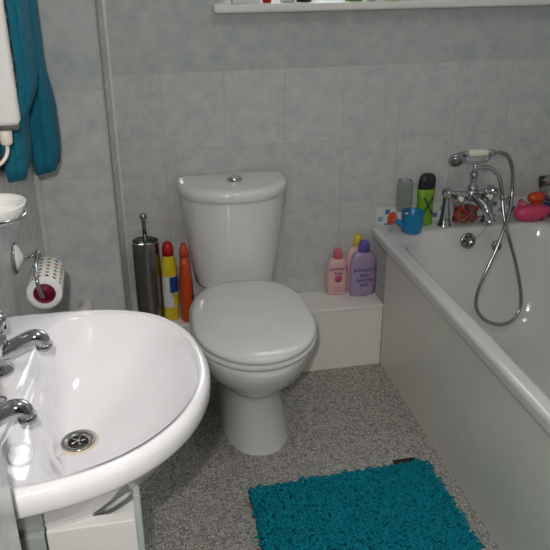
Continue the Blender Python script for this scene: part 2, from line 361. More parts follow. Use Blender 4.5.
# overflow rose
ov = MB(); q = Vector((0, -.96, .27)).normalized()
c0 = Vector((1.033, -.137, .452))
ov.lathe([(.0285, 0), (.0285, .004), (.025, .007), (.012, .008), (.011, .006)], c0+Vector((0, .008, 0)), q, 32)
ovo = ov.build('overflow', M['dchrome'], B)
hl = MB(); qq = Vector((0, 0, 1)).rotation_difference(q)
for i in range(6):
    a = i*pi/3; p_ = c0+Vector((0, .008, 0)) + qq @ Vector((.0165*cos(a), .0165*sin(a), .0068))
    hl.lathe([(.0048, 0), (.0048, .0018)], p_, q, 12)
hl.build('overflow_hole', M['hole'], ovo)
MB().lathe([(.019, 0), (.02, .004), (.016, .009), (.008, .012), (.0075, .018)], (1.142, -.136, .425), q, 28).build('outlet_fitting', M['dchrome'], B)
MB().lathe([(.032, 0), (.032, .003), (.024, .004), (.02, .001)], (1.08, -.42, .1095), (0, 0, 1), 32).build('drain', M['dchrome'], B)

# ------------------------------------------------------------------ bath mixer
MX = thing('bath_mixer', (1.06, -.055, .4885), 'chrome cross-head bath shower mixer with two pillars at the tap end', 'tap')
MXo = Vector((1.06, -.055, .4885))
def L_(p): return Vector(p)-MXo
for nm, x in (('pillar', .975), ('pillar', 1.142)):
    MB().lathe([(.026, 0), (.026, .004), (.021, .010), (.016, .035), (.0125, .07), (.0115, .10), (.014, .112), (.0175, .118), (.0175, .130), (.010, .138)], L_((x, -.055, .4885)), n=28).build('pillar', M['chrome'], MX)
mb = MB().tube([L_(p) for p in ((.962, -.066, .605), (.975, -.07, .611), (1.058, -.076, .606), (1.142, -.07, .611), (1.156, -.066, .605))], .0125, 18, 6)
mb.sphere(L_((1.058, -.078, .606)), .024, 20)
mb.sphere(L_((.975, -.07, .611)), .017, 16).sphere(L_((1.142, -.07, .611)), .017, 16)
mb.lathe([(.012, 0), (.018, .006), (.018, .016), (.011, .022), (.011, .05), (.016, .055), (.016, .062), (.010, .068)], L_((1.058, -.08, .622)), n=20)
mb.build('mixer_body', M['chrome'], MX)
MB().tube([L_(p) for p in ((1.058, -.082, .604), (1.064, -.115, .600), (1.078, -.150, .580), (1.088, -.165, .553), (1.089, -.168, .535))], lambda t: .0135+.003*t, 18, 5)\
    .lathe([(.019, 0), (.021, .003), (.021, .014), (.016, .018)], L_((1.0895, -.168, .527)), n=24).build('spout', M['chrome'], MX)
for x in (1.000, 1.108):
    kn = MB(); c = L_((x, -.112, .604)); kn.lathe([(.010, -.04), (.010, -.012), (.015, -.006), (.015, .006), (.008, .010)], c, (0, -1, .25), 18)
    for a in range(4):
        d = Vector((cos(a*pi/2+.5), 0, sin(a*pi/2+.5)))
        kn.tube([c, c+d*.014, c+d*.024], .0042, 10).sphere(c+d*.026, .0066, 12)
    h = kn.build('cross_handle', M['chrome'], MX)
    MB().lathe([(.009, 0), (.009, .003), (.004, .005)], c+Vector((0, -.0105, .003)), (0, -1, .25), 16).build('handle_cap', M['cream'], h)
# riser, cradle and swan neck
rz_ = MB().tube([L_(p) for p in ((1.058, -.08, .672), (1.060, -.08, .724))], .008, 14)
rz_.tube([L_(p) for p in ((1.012, -.085, .745), (1.022, -.085, .728), (1.06, -.085, .723), (1.098, -.085, .731), (1.106, -.085, .748))], .0052, 10, 6)
for x in (1.012, 1.106): rz_.tube([L_((x, -.085+.0145*cos(a), .757+.0135*sin(a))) for a in [pi*(.92+1.16*i/10) for i in range(11)]], .003, 8)
rz_.build('cradle', M['chrome'], MX)
MB().tube([L_(p) for p in ((1.060, -.082, .700), (1.085, -.086, .706), (1.118, -.092, .700), (1.145, -.098, .668), (1.158, -.104, .625), (1.161, -.108, .604))], .0072, 12, 6)\
    .lathe([(.0095, 0), (.0105, .003), (.0105, .016), (.0085, .02)], L_((1.161, -.108, .588)), n=18).build('swan_neck', M['chrome'], MX)
vk = MB(); c = L_((1.162, -.118, .603)); vk.lathe([(.008, 0), (.0105, .004), (.0105, .014), (.006, .018)], c, (.25, -1, .2), 16)
vk.tube([c+Vector((-.018, -.008, 0)), c+Vector((.022, -.008, .004))], .0035, 8)
vk.build('diverter_knob', M['chrome'], MX)
# hand shower resting in the cradle
HS = thing('hand_shower', (1.06, -.085, .757), 'chrome telephone hand shower with cream handle resting on the mixer cradle', 'shower head')
HO = Vector((1.06, -.085, .757))
MB().lathe([(.0085, 0), (.0125, .004), (.0135, .03), (.0125, .062), (.0095, .072), (.0085, .074)], Vector((1.026, -.085, .7575))-HO, (1, 0, -.01), 20).build('handle', M['cream'], HS)
hb = MB().tube([Vector(p)-HO for p in ((1.028, -.085, .7575), (1.006, -.086, .757), (.988, -.092, .754), (.974, -.100, .750))], lambda t: .0085+.003*t, 14, 5)
hb.lathe([(.014, 0), (.022, .010), (.0265, .018), (.0265, .024), (.023, .026)], Vector((.972, -.096, .754))-HO, (-.12, -.85, -.45), 28)
hb.build('spray_head', M['chrome'], HS)
MB().lathe([(.019, 0), (.019, .0015), (.004, .003)], Vector((.9687, -.1185, .7420))-HO, (-.12, -.85, -.45), 24).build('spray_plate', M['dchrome'], HS)
MB().lathe([(.0085, 0), (.0105, .002), (.0105, .02), (.0085, .024)], Vector((1.099, -.085, .7565))-HO, (1, 0, -.02), 16).build('connector', M['chrome'], HS)
# hose
def hose(name, pts, r, mat_, label):
    P = spline(pts, 30); out = [P[0]]
    acc = 0
    L = [0]
    for a, b in zip(P, P[1:]): L.append(L[-1]+(b-a).length)
    tot = L[-1]; ns = int(tot/.0016); Q = []; j = 0
    for k in range(ns+1):
        s_ = tot*k/ns
        while j < len(L)-2 and L[j+1] < s_: j += 1
        t = (s_-L[j])/max(1e-9, L[j+1]-L[j]); Q.append(P[j].lerp(P[j+1], min(1, t)))
    m = MB(); k_ = [0]
    m.tube(Q, lambda t: r*(1 if int(round(t*ns)) % 2 else .82), 10)
    return tag(m.build(name, mat_), label, 'hose')
hose('shower_hose', [(1.121, -.0855, .7562), (1.140, -.092, .757), (1.167, -.10, .744), (1.188, -.10, .70), (1.194, -.11, .625), (1.181, -.136, .556), (1.155, -.157, .494), (1.121, -.176, .418), (1.082, -.192, .341), (1.057, -.203, .272), (1.056, -.216, .222), (1.086, -.228, .180), (1.142, -.234, .158), (1.195, -.228, .166), (1.226, -.216, .208), (1.226, -.204, .272), (1.203, -.186, .372), (1.176, -.164, .464), (1.1635, -.135, .53), (1.161, -.110, .589)], .0068, M['dchrome'],
     'long looped chrome shower hose hanging into the bath')
ch = MB(); a = Vector((1.100, -.150, .520)); b_ = Vector((1.045, -.152, .463))
for i in range(20): ch.sphere(a.lerp(b_, i/19)+Vector((0, 0, -.006*sin(pi*i/19))), .0018, 6)
tag(ch.build('plug_chain', M['chrome']), 'thin ball chain hanging from the bath spout to the overflow', 'chain')

# ------------------------------------------------------------------ basin
BC = Vector((-.205, -1.36))
def polar(ptsxy, n=72, z=0, c=BC):
    A = sorted([((atan2(y-c.y, x-c.x)) % (2*pi), sqrt((x-c.x)**2+(y-c.y)**2)) for x, y in ptsxy])
    m = len(A); out = []
    for i in range(n):
        th = 2*pi*i/n
        k = 0
        while k < m and A[k][0] <= th: k += 1
        def g(j):
            a_, r_ = A[j % m]; return (a_+2*pi*(j//m), r_)
        (a0, r0), (a1, r1), (a2, r2), (a3, r3) = g(k-2), g(k-1), g(k), g(k+1)
        t = (th-a1)/(a2-a1)
        m1 = (r2-r0)/(a2-a0)*(a2-a1); m2 = (r3-r1)/(a3-a1)*(a2-a1)
        r = (2*t**3-3*t*t+1)*r1+(t**3-2*t*t+t)*m1+(-2*t**3+3*t*t)*r2+(t**3-t*t)*m2
        out.append(Vector((c.x+r*cos(th), c.y+r*sin(th), z)))
    return out
def smooth_closed(P, it=3):
    for _ in range(it):
        n = len(P); P = [(P[i-1]+P[i]*2+P[(i+1) % n])/4 for i in range(n)]
    return P
XW = -.386
OUT = [(-.024, -1.36), (-.028, -1.28), (-.050, -1.205), (-.092, -1.148), (-.150, -1.117), (-.218, -1.101), (-.30, -1.099), (XW+.002, -1.106), (XW, -1.2), (XW, -1.3), (XW, -1.36), (XW, -1.45), (XW, -1.55), (XW+.002, -1.612), (-.30, -1.610), (-.215, -1.594), (-.145, -1.562), (-.086, -1.510), (-.042, -1.435)]
outer = smooth_closed(polar(OUT), 1)
def inset(P, d, z):
    n = len(P); out = []
    for i in range(n):
        tg = (P[(i+1) % n]-P[i-1]).normalized(); nm = Vector((-tg.y, tg.x, 0)); out.append(Vector((P[i].x+nm.x*d, P[i].y+nm.y*d, z)))
    for v in out: v.x = max(v.x, XW)
    return out
OPN = [(-.041, -1.36), (-.046, -1.28), (-.069, -1.203), (-.110, -1.150), (-.165, -1.124), (-.230, -1.118), (-.285, -1.150), (-.303, -1.22), (-.310, -1.30), (-.318, -1.38), (-.328, -1.46), (-.338, -1.54), (-.318, -1.592), (-.25, -1.586), (-.19, -1.573), (-.120, -1.536), (-.064, -1.455)]
opn = smooth_closed(polar(OPN), 1)
DR = Vector((-.246, -1.327))
def lerp_ring(t, z):
    out = []
    for i, v in enumerate(opn):
        th = 2*pi*i/72; d = Vector((DR.x+.024*cos(th), DR.y+.024*sin(th)))
        out.append(Vector((v.x*(1-t)+d.x*t, v.y*(1-t)+d.y*t, z)))
    return out
W = thing('washbasin', (0, 0, .010), 'white ceramic washbasin with rounded front on the left wall', 'washbasin')
mb = MB()
def low(t, z):
    return [Vector((max(XW, v.x*(1-t)+(-.26)*t), v.y*(1-t)+(-1.345)*t, z)) for v in outer]
Rg = [low(.78, .585), low(.62, .60), low(.42, .64), low(.22, .70), low(.09, .742), inset(outer, .010, .757), inset(outer, .003, .760), inset(outer, 0, .766), inset(outer, 0, .786), inset(outer, .003, .794), inset(outer, .009, .799), inset(outer, .016, .8005)]
Rg += [[Vector((a.x*.5+b.x*.5, a.y*.5+b.y*.5, .799)) for a, b in zip(inset(outer, .018, 0), opn)]]
Rg += [[Vector((v.x, v.y, .795)) for v in opn], lerp_ring(.012, .7942), lerp_ring(.03, .791), lerp_ring(.055, .785), lerp_ring(.09, .775), lerp_ring(.16, .753), lerp_ring(.28, .722), lerp_ring(.42, .700), lerp_ring(.58, .684), lerp_ring(.76, .672), lerp_ring(.93, .665), lerp_ring(1.0, .662)]
for rg in Rg[13:-1]:
    for v in rg:                                   # shallow shelf between the tap ledge and the bowl
        xt = -.280+.014*min(1, max(0, (-1.37-v.y)/.06))
        d = min(1, max(0, (xt-v.x)/.016)); d = d*d*(3-2*d)
        v.z += (max(v.z, .770+.020*min(1, (-.280-v.x)/.05))-v.z)*d
mb.loft(Rg, True, True)
bs = mb.build('basin_bowl', M['basin'], W)
# soap recess rim and chain stay, drain
dn = MB().lathe([(.0275, 0), (.0285, .0025), (.0265, .005), (.018, .0035), (.0170, .0)], (DR.x, DR.y, .6630), n=40).build('drain', M['dchrome'], W)
MB().lathe([(.0345, 0), (.0345, .0016), (.027, .002)], (DR.x, DR.y, .6626), n=40).build('lime_ring', M['rust'], W)
MB().lathe([(.0168, 0), (.0168, .0008)], (DR.x, DR.y, .6640), n=32).build('drain_hole', M['hole'], W)
gr = MB()
for i in range(5):
    a = i*2*pi/5; gr.tube([(DR.x, DR.y, .6655), (DR.x+.013*cos(a), DR.y+.013*sin(a), .6665)], .0018, 8)
gr.sphere((DR.x, DR.y, .666), .0035, 10); gr.build('drain_grate', M['dchrome'], dn)
MB().tube([(-.346+.012*cos(a), -1.385+.008*sin(a), .8000) for a in [2*pi*i/24 for i in range(25)]], .0016, 8, cap=False).build('chain_stay', M['chrome'], W)
ring_pts = []
for i in range(33):
    a = 2*pi*i/32; px, py = -.305+.014*cos(a)+.003*sin(a), -1.50+.026*sin(a)
    hit, loc, nrm, idx = bs.ray_cast(Vector((px, py, 1.0)), Vector((0, 0, -1)))
    ring_pts.append(loc+nrm*.0004)
MB().tube(ring_pts, .0022, 8, cap=False).build('soap_recess', M['basin'], W)

def tap(x, y, label, rz):
    t = thing('basin_tap', (x, y, .8105), label, 'tap', rz, 'chrome pillar taps on the basin ledge')
    MB().lathe([(.024, -.002), (.024, .004), (.019, .008), (.0165, .02), (.0175, .045), (.0195, .05), (.0195, .057), (.012, .064), (.010, .072)], n=28).build('tap_body', M['chrome'], t)
    MB().tube([(0, 0, .028), (.022, 0, .036), (.044, 0, .046), (.060, 0, .051), (.070, 0, .047), (.0735, 0, .036)], lambda q_: .0145-.0025*q_, 20, 6)\
        .lathe([(.0125, 0), (.0135, .002), (.0135, .009), (.011, .011)], (.0735, 0, .0285), n=24).build('tap_spout', M['chrome'], t)
    h = MB().lathe([(.009, 0), (.015, .004), (.0205, .010), (.0225, .018), (.021, .028), (.015, .034), (.006, .036)], (0, 0, .068), n=28)
    for i in range(8):
        a = i*pi/4; h.tube([(.0195*cos(a), .0195*sin(a), .074), (.0205*cos(a), .0205*sin(a), .098)], .0038, 8)
    h.build('tap_handle', M['chrome'], t)
    return t
tap(-.354, -1.300, 'chrome basin tap farther from the viewer, beside the toilet roll', .08)
tap(-.362, -1.500, 'chrome basin tap nearer the viewer, in front of the chain stay', .12)

# vanity cabinet under the basin
VC = thing('vanity_cabinet', (-.26, -1.4, 0), 'white cabinet with greenish glass front under the washbasin', 'cabinet')
vo = Vector((-.26, -1.4, 0))
def lb(a, b): return tuple(Vector(a)-vo), tuple(Vector(b)-vo)
MB().box(*lb((XL+.004, -1.485, .06), (-.158, -1.17, .575)), .003).box(*lb((XL+.01, -1.45, 0), (-.17, -1.19, .06))).build('body', M['white'], VC, smooth=False)
MB().box(*lb((-.288, -1.510, .05), (-.160, -1.488, .655)), .002).build('door', M['white'], VC, smooth=False)
MB().box(*lb((-.160, -1.510, .05), (-.150, -1.487, .70)), .002).build('glass_edge', M['frost'], VC, smooth=False)
MB().box(*lb((-.325, -1.516, .0), (-.290, -1.488, .655)), .002).build('side_panel', M['glassedge'], VC, smooth=False)

# waste pipe elbowing into the boxing
wp = MB().tube([(-.386, -.33, .388), (-.345, -.33, .396), (-.312, -.325, .400), (-.292, -.305, .402), (-.286, -.278, .403), (-.286, -.2505, .403)], .021, 20, 6)
wp.lathe([(.025, 0), (.025, .02)], (-.345, -.33, .396), (-1, -.03, -.1), 24)
tag(wp.build('waste_pipe', M['pipe']), 'short grey plastic waste pipe elbow between left wall and tiled boxing', 'pipe')

# ------------------------------------------------------------------ towel radiator on the left wall
TR = thing('towel_radiator', (XL, -.58, 1.1), 'white ladder towel radiator with a cable at its bottom on the left wall', 'towel radiator')
to = Vector((XL, -.58, 1.1))
def tb(a, b): return tuple(Vector(a)-to), tuple(Vector(b)-to)
MB().box(*tb((XL+.003, -.905, 1.112), (-.318, -.868, 2.0)), .010, 4).build('casing', M['white'], TR, auto=.6)
MB().box(*tb((XL+.008, -.900, 1.102), (-.323, -.872, 1.114)), .003).build('collar', M['dchrome'], TR, smooth=False)
MB().box(*tb((-.350, -.30, 1.096), (-.313, -.268, 2.0)), .008, 3).build('upright', M['white'], TR, auto=.6)
MB().lathe([(.006, 0), (.006, .010)], Vector((-.331, -.284, 1.0865))-to, n=12).build('bleed_valve', M['dchrome'], TR)
for i in range(20):
    z = 1.13+i*.042
    MB().tube([Vector((-.342, -.87, z))-to, Vector((-.342, -.298, z))-to], .0095, 12).build('rung', M['white'], TR)
for y in (-.80, -.36):
    for z in (1.24, 1.85): MB().lathe([(.012, 0), (.012, .034)], Vector((XL+.002, y, z))-to, (1, 0, 0), 14).build('bracket', M['white'], TR)
MB().lathe([(.0085, 0), (.0115, .004), (.0125, .020), (.0125, .030)], Vector((-.350, -.885, 1.072))-to, n=18)\
    .tube([Vector(p)-to for p in ((-.350, -.885, 1.074), (-.351, -.886, 1.060), (-.356, -.890, 1.048), (-.366, -.895, 1.038), (-.378, -.900, 1.034))], .0038, 10, 5).build('cable', M['cream'], TR)

def towel(label, x0, x1, y0, y1, zb, zt, seed, tilt):
    rnd = random.Random(seed); n = 64; rings = []; K = 26
    for k in range(K+1):
        t = k/K; z = zb+(zt-zb)*t; zz = z
        # below the rungs the folds spread, above they lie against them
        f = min(1, max(0, (z-1.06)/.10))
        f = f*f*(3-2*f)
        xa = x0*(1-f)+(-.329)*f; xb = x1*(1-f)+(-.300)*f
        xa = max(xa, -.3835)
        g = 1 if k > 1 else (.93 if k == 1 else .82)
        cx_, cy_ = (xa+xb)/2, (y0+y1)/2; hx, hy = (xb-xa)/2*g, (y1-y0)/2*(1 if k else .96)
        ring = []
        for i in range(n):
            a = 2*pi*i/n; e = 5; c, s_ = cos(a), sin(a); r = (abs(c)**e+abs(s_)**e)**(-1/e)
            wob = .0020*sin(5*a+seed+t*2.2)+.0007*sin(13*a-t*4+seed)
            x = cx_+(hx+wob)*r*c; y = cy_+(hy+wob)*r*s_
            ring.append(Vector((max(x, -.3845), y, zz + (tilt*(x-x0) if k < 4 else 0)*(1-k/4))))
        rings.append(ring)
    m = MB(); m.loft(rings)
    o = m.build('towel', M['teal'])
    return tag(o, label, 'towel')
towel('teal towel hanging from the radiator nearer the back wall, in front', -.352, -.287, -.55, -.38, .905, 1.75, 1, .25)
towel('teal towel end hanging lower behind the white cable plug', -.3845, -.335, -.79, -.60, .965, 1.70, 5, .1)

# soap dish on left wall
SD = thing('soap_dish', (XL, -1.20, 1.045), 'white ribbed soap dish in a chrome ring on the left wall', 'soap dish')
c = Vector((.051, 0, .004))
MB().lathe([(.018, -.026), (.030, -.022), (.042, -.008), (.0470, .004), (.0485, .008), (.047, .009), (.043, .004), (.032, -.008), (.01, -.012)], c, n=40).build('dish', M['white'], SD)
rb = MB()
for i in range(-3, 4):
    h = sqrt(max(0, .033**2-(i*.010)**2)); rb.tube([c+Vector((-h, i*.010, -.005)), c+Vector((0, i*.010, -.0075)), c+Vector((h, i*.010, -.005))], .0022, 8)
rb.build('rib', M['white'], SD)
MB().tube([c+Vector((.045*cos(a), .045*sin(a), -.011)) for a in [2*pi*i/40 for i in range(41)]], .0032, 10, cap=False).tube([(0, 0, -.014), (.012, 0, -.012)], .006, 12).lathe([(.022, 0), (.022, .004), (.012, .008)], (0, 0, -.014), (1, 0, 0), 24).build('holder_ring', M['chrome'], SD)

# toilet roll holder and roll
TH = thing('toilet_roll_holder', (XL, -.79, .795), 'chrome toilet roll holder with round suction base on the left wall', 'toilet roll holder')
th = Vector((XL, -.79, .795))
MB().lathe([(.030, 0), (.031, .004), (.024, .010), (.012, .016), (.008, .018)], (0.001, 0, .0), (1, 0, 0), 32).build('suction_base', M['white'], TH)
MB().tube([(.029*0+.003, .032*cos(a), .032*sin(a)) for a in [2*pi*i/40 for i in range(41)]], .0035, 10, cap=False).build('base_ring', M['chrome'], TH)
ROLL = Vector((-.3215, -.83, .748))
E = [Vector(p)-th for p in ((XL+.014, -.790, .795), (-.349, -.790, .797), (-.337, -.79, .799))]
hk = MB().tube(E, .0045, 12).sphere(E[-1], .011, 16, (.8, 1, 1))
hk.tube([Vector(p)-th for p in ((-.337, -.79, .802), (-.334, -.82, .816), (-.333, -.87, .815), (-.331, -.905, .802), (-.328, -.918, .779), (-.3245, -.917, .758), (-.3215, -.900, .748), (-.3215, -.86, .747), (-.3215, -.78, .747))], .0042, 12, 6)
hk.build('arm', M['chrome'], TH)
def roll_mat():
    m = bpy.data.materials.new('dotted_paper'); m.use_nodes = True; nt = m.node_tree; N = nt.nodes; L = nt.links; b = N['Principled BSDF']
    tc = N.new('ShaderNodeTexCoord'); sp = N.new('ShaderNodeSeparateXYZ'); L.new(tc.outputs['Object'], sp.inputs[0])
    at = N.new('ShaderNodeMath'); at.operation = 'ARCTAN2'; L.new(sp.outputs[0], at.inputs[0]); L.new(sp.outputs[2], at.inputs[1])
    def f_(inp, mul):
        a = N.new('ShaderNodeMath'); a.operation = 'MULTIPLY'; a.inputs[1].default_value = mul; L.new(inp, a.inputs[0])
        return a.outputs[0]
    u = f_(at.outputs[0], 14/(2*pi)); v = f_(sp.outputs[1], 1/.018)
    def fr(o):
        a = N.new('ShaderNodeMath'); a.operation = 'FRACT'; L.new(o, a.inputs[0]); s2 = N.new('ShaderNodeMath'); s2.operation = 'SUBTRACT'; s2.inputs[1].default_value = .5; L.new(a.outputs[0], s2.inputs[0]); return s2.outputs[0]
    cv = N.new('ShaderNodeCombineXYZ'); L.new(fr(u), cv.inputs[0]); L.new(fr(v), cv.inputs[1])
    ln = N.new('ShaderNodeVectorMath'); ln.operation = 'LENGTH'; L.new(cv.outputs[0], ln.inputs[0])
    lt = N.new('ShaderNodeMath'); lt.operation = 'LESS_THAN'; lt.inputs[1].default_value = .27; L.new(ln.outputs['Value'], lt.inputs[0])
    ay = N.new('ShaderNodeMath'); ay.operation = 'ABSOLUTE'; L.new(sp.outputs[1], ay.inputs[0]); l2 = N.new('ShaderNodeMath'); l2.operation = 'LESS_THAN'; l2.inputs[1].default_value = .055; L.new(ay.outputs[0], l2.inputs[0])
    l3 = N.new('ShaderNodeMath'); l3.operation = 'MULTIPLY'; L.new(lt.outputs[0], l3.inputs[0]); L.new(l2.outputs[0], l3.inputs[1])
    c2 = N.new('ShaderNodeCombineXYZ')
    for o, k in ((u, 0), (v, 1)):
        fl = N.new('ShaderNodeMath'); fl.operation = 'FLOOR'; L.new(o, fl.inputs[0]); L.new(fl.outputs[0], c2.inputs[k])
    wn_ = N.new('ShaderNodeTexWhiteNoise'); L.new(c2.outputs[0], wn_.inputs[0])
    rp = N.new('ShaderNodeValToRGB'); rp.color_ramp.interpolation = 'CONSTANT'; L.new(wn_.outputs['Value'], rp.inputs[0]); e = rp.color_ramp.elements
    e[0].color = (.12, .03, .12, 1); e[1].position = .25; e[1].color = (.25, .28, .05, 1)
    for p_, c_ in ((.5, (.35, .06, .02, 1)), (.75, (.12, .12, .10, 1))): k = e.new(p_); k.color = c_
    mx = N.new('ShaderNodeMix'); mx.data_type = 'RGBA'; mx.inputs[6].default_value = (.72, .71, .68, 1)
    L.new(l3.outputs[0], mx.inputs[0]); L.new(rp.outputs[0], mx.inputs[7]); L.new(mx.outputs[2], b.inputs['Base Color']); b.inputs['Roughness'].default_value = .9
    return m
TRl = thing('toilet_roll', tuple(ROLL), 'toilet roll printed with small coloured dots, crimson core, on the chrome holder', 'toilet roll')
MB().lathe([(.0235, -.060), (.035, -.060), (.037, -.058), (.037, .058), (.035, .060), (.0235, .060), (.0235, -.060)], (0, 0, 0), (0, 1, 0), 40, cap=False).build('paper', roll_mat(), TRl)
MB().lathe([(.0235, -.0592), (.0235, .0592), (.0215, .0592), (.0215, -.0592), (.0235, -.0592)], (0, 0, 0), (0, 1, 0), 40, cap=False).lathe([(.0215, -.050), (.0215, -.048)], (0, 0, 0), (0, 1, 0), 32).build('core', M['core'], TRl)

# ------------------------------------------------------------------ things on the ledge
ZL = .2462
TB = thing('toilet_brush', (-.088, -.085, ZL), 'brushed steel toilet brush in its cylinder holder beside the boxing', 'toilet brush')
MB().lathe([(.042, 0), (.0435, .002), (.0435, .288), (.0415, .288), (.0415, .01), (.04, .008)], n=40).build('holder', M['steel'], TB, auto=.6)
MB().lathe([(.040, .268), (.040, .273), (.012, .276)], n=36).build('holder_lid', M['bsteel'], TB, auto=.6)
MB().lathe([(.0065, .274), (.0065, .345), (.0060, .352), (.0068, .354), (.0068, .364), (.005, .366)], n=18).sphere((0, 0, .372), .0115, 16).build('handle', M['dchrome'], TB)

def oval(hx, hy, z, e=2.4, n=32, cx=0, cy=0):
    out = []
    for i in range(n):
        a = 2*pi*i/n; c_, s_ = cos(a), sin(a); r = (abs(c_)**e+abs(s_)**e)**(-1/e); out.append(Vector((cx+hx*r*c_, cy+hy*r*s_, z)))
    return out
def ovl(prof, e=2.4, dx=None):
    return MB().loft([oval(hx, hy, z, e, cx=(dx(z) if dx else 0)) for hx, hy, z in prof])

t = thing('bleach_bottle', (-.018, -.098, ZL), 'yellow bleach bottle with rounded red cap beside the toilet brush', 'bottle', .1)
ovl([(.024, .020, 0), (.0255, .0215, .004), (.0255, .0215, .035), (.0235, .0200, .04), (.0255, .0215, .046), (.0255, .0215, .19), (.024, .0205, .21), (.018, .018, .232), (.0165, .0165, .238)]).build('bottle_body', M['yellow'], t)
MB().lathe([(.0185, .236), (.0185, .256), (.0175, .268), (.0135, .278), (.006, .284), (.001, .285)], n=28).build('cap', M['red'], t)
lab = MB(); n_ = 20
def wrap(hx, hy, z0, z1, a0, a1, e=2.4, off=.0006, n=16):
    m = MB(); o_ = []
    for z in (z0, z1):
        r_ = []
        for i in range(n+1):
            a = a0+(a1-a0)*i/n; c_, s_ = cos(a), sin(a); r = (abs(c_)**e+abs(s_)**e)**(-1/e); r_.append(Vector(((hx+off)*r*c_, (hy+off)*r*s_, z)))
        o_.append(r_)
    V = o_[0]+o_[1]; m.add(V, [(i, i+1, i+n+2, i+n+1) for i in range(n)]); return m
l_ = wrap(.0255, .0215, .05, .165, -pi*.98, -pi*.02).build('label', M['label'], t)
wrap(.0255, .0215, .105, .163, -pi*.55, -pi*.03, off=.001).build('label_patch', M['blue'], l_)
wrap(.0255, .0215, .055, .100, -pi*.42, -pi*.10, off=.001).build('label_patch', M['yellow'], l_)
t2 = text('label_mark', 'X', .03, M['green'], l_, (.006, -.0232, .098), (pi/2, 0, .12), .0003)

t = thing('cleaner_bottle', (.033, -.118, ZL), 'orange cleaning bottle with narrow neck between bleach and toilet', 'bottle', .2)
ovl([(.019, .024, 0), (.0210, .026, .004), (.0210, .026, .05), (.0225, .026, .09), (.0215, .026, .14), (.0175, .024, .185), (.0170, .020, .21), (.0140, .013, .235)]).build('bottle_body', M['orange'], t)
ovl([(.0150, .013, .235), (.0150, .013, .250), (.0125, .014, .262), (.0085, .010, .270), (.0080, .008, .280)]).build('cap', M['rose'], t)
wrap(.0222, .026, .03, .10, -pi*.35, pi*.2, off=.0008).build('label', M['tealp'], t)

def baby(loc, hx, hy, h, body, capm, label, lines, rz=0, inkm='ink'):
    t = thing('lotion_bottle', loc, label, 'bottle', rz)
    s = h
    ovl([(hx*.86, hy*.85, 0), (hx*.95, hy, .006), (hx, hy, .25*s), (hx, hy, .45*s), (hx*.96, hy, .62*s), (hx*.88, hy*.95, .71*s), (hx*.70, hy*.8, .775*s), (hx*.40, hy*.65, .80*s)], 2.8).build('bottle_body', body, t)
    MB().loft([oval(hx*.38, hy*.74, .80*s, 2.4), oval(hx*.42, hy*.80, .81*s), oval(hx*.37, hy*.74, .94*s), oval(hx*.30, hy*.62, .985*s), oval(hx*.14, hy*.3, s)]).build('cap', capm, t)
    for s_, z, sz, mm in lines:
        text('printed_text', s_, sz, M[mm], t, (0, -hy-.0012, z*h), (pi/2, 0, 0), .0005)
    return t
pk = baby((.588, -.027, ZL), .0405, .020, .174, M['pink'], M['pinkc'], 'small pink lotion bottle on the ledge, left of the purple one',
     [("Johnson's", .60, .018, 'ink'), ('baby', .50, .017, 'ink'), ('lotion', .17, .010, 'pinkink'), ('soft & smooth', .10, .007, 'pinkink')])
MB().loft([oval(.013, .0006, .0, cx=0), oval(.013, .0006, .0001, cx=0)])
mk = MB().lathe([(.014, 0), (.014, .0006)], (0, -.0203, .064), (0, -1, 0), 24).build('label_mark', M['pinkink'], pk)
pp = baby((.6755, -.059, ZL), .0495, .019, .212, M['purple'], M['purplec'], 'large lilac bath bottle with violet cap beside the bath panel',
     [("Johnson's", .50, .022, 'ink'), ('baby', .40, .019, 'ink'), ('bedtime', .31, .018, 'ink'), ('bath', .22, .018, 'ink'), ('500ml', .12, .009, 'ink')])
ovl([(.001, .0008, .118), (.008, .0008, .124), (.010, .0008, .132), (.006, .0008, .142), (.001, .0008, .147)]).build('label_mark', M['red'], pp)
pp.children[-1].location = (.001, -.0192, 0)
yb = baby((.664, -.0205, ZL), .041, .017, .222, M['pink'], M['ylc'], 'bottle with yellow cap half hidden behind the lilac bottle', [])

# ------------------------------------------------------------------ things on the bath rim
ZR = .4893
t = thing('glass_jar', (.824, -.033, ZR), 'upturned clear jar against the mosaic behind the blue watering can', 'jar')
jr = MB().lathe([(.020, .060), (.027, .066), (.029, .076), (.029, .160), (.0265, .170), (.018, .173), (.0175, .171), (.0255, .168), (.0278, .159), (.0278, .077), (.026, .068), (.019, .062)], n=32)
jr.build('jar_body', M['glass'], t)
MB().lathe([(.021, 0), (.0225, .003), (.0225, .055), (.020, .059)], n=28).build('lid', M['label'], t)

t = thing('watering_can', (.838, -.088, ZR), 'small blue toy watering can with red rose on bath corner', 'watering can', .05)
MB().lathe([(.032, 0), (.0350, .003), (.0365, .030), (.0390, .072), (.040, .074), (.038, .072), (.0355, .030), (.032, .006), (.002, .005)], n=36).build('can_body', M['bcup'], t)
MB().tube([(-.030, 0, .026), (-.048, 0, .036), (-.066, 0, .050)], lambda q_: .013-.005*q_, 14, 4).build('spout', M['bcup'], t)
MB().lathe([(.008, -.004), (.021, .006), (.023, .009), (.021, .012), (.002, .013)], (-.070, 0, .053), (-.86, -.12, .42), 28).build('rose', M['rose'], t)
MB().tube([(.036, .0, .062), (.040, .022, .060), (.042, .030, .040), (.036, .024, .022), (.030, .010, .018)], .0045, 10, 5).build('handle', M['bcup'], t)

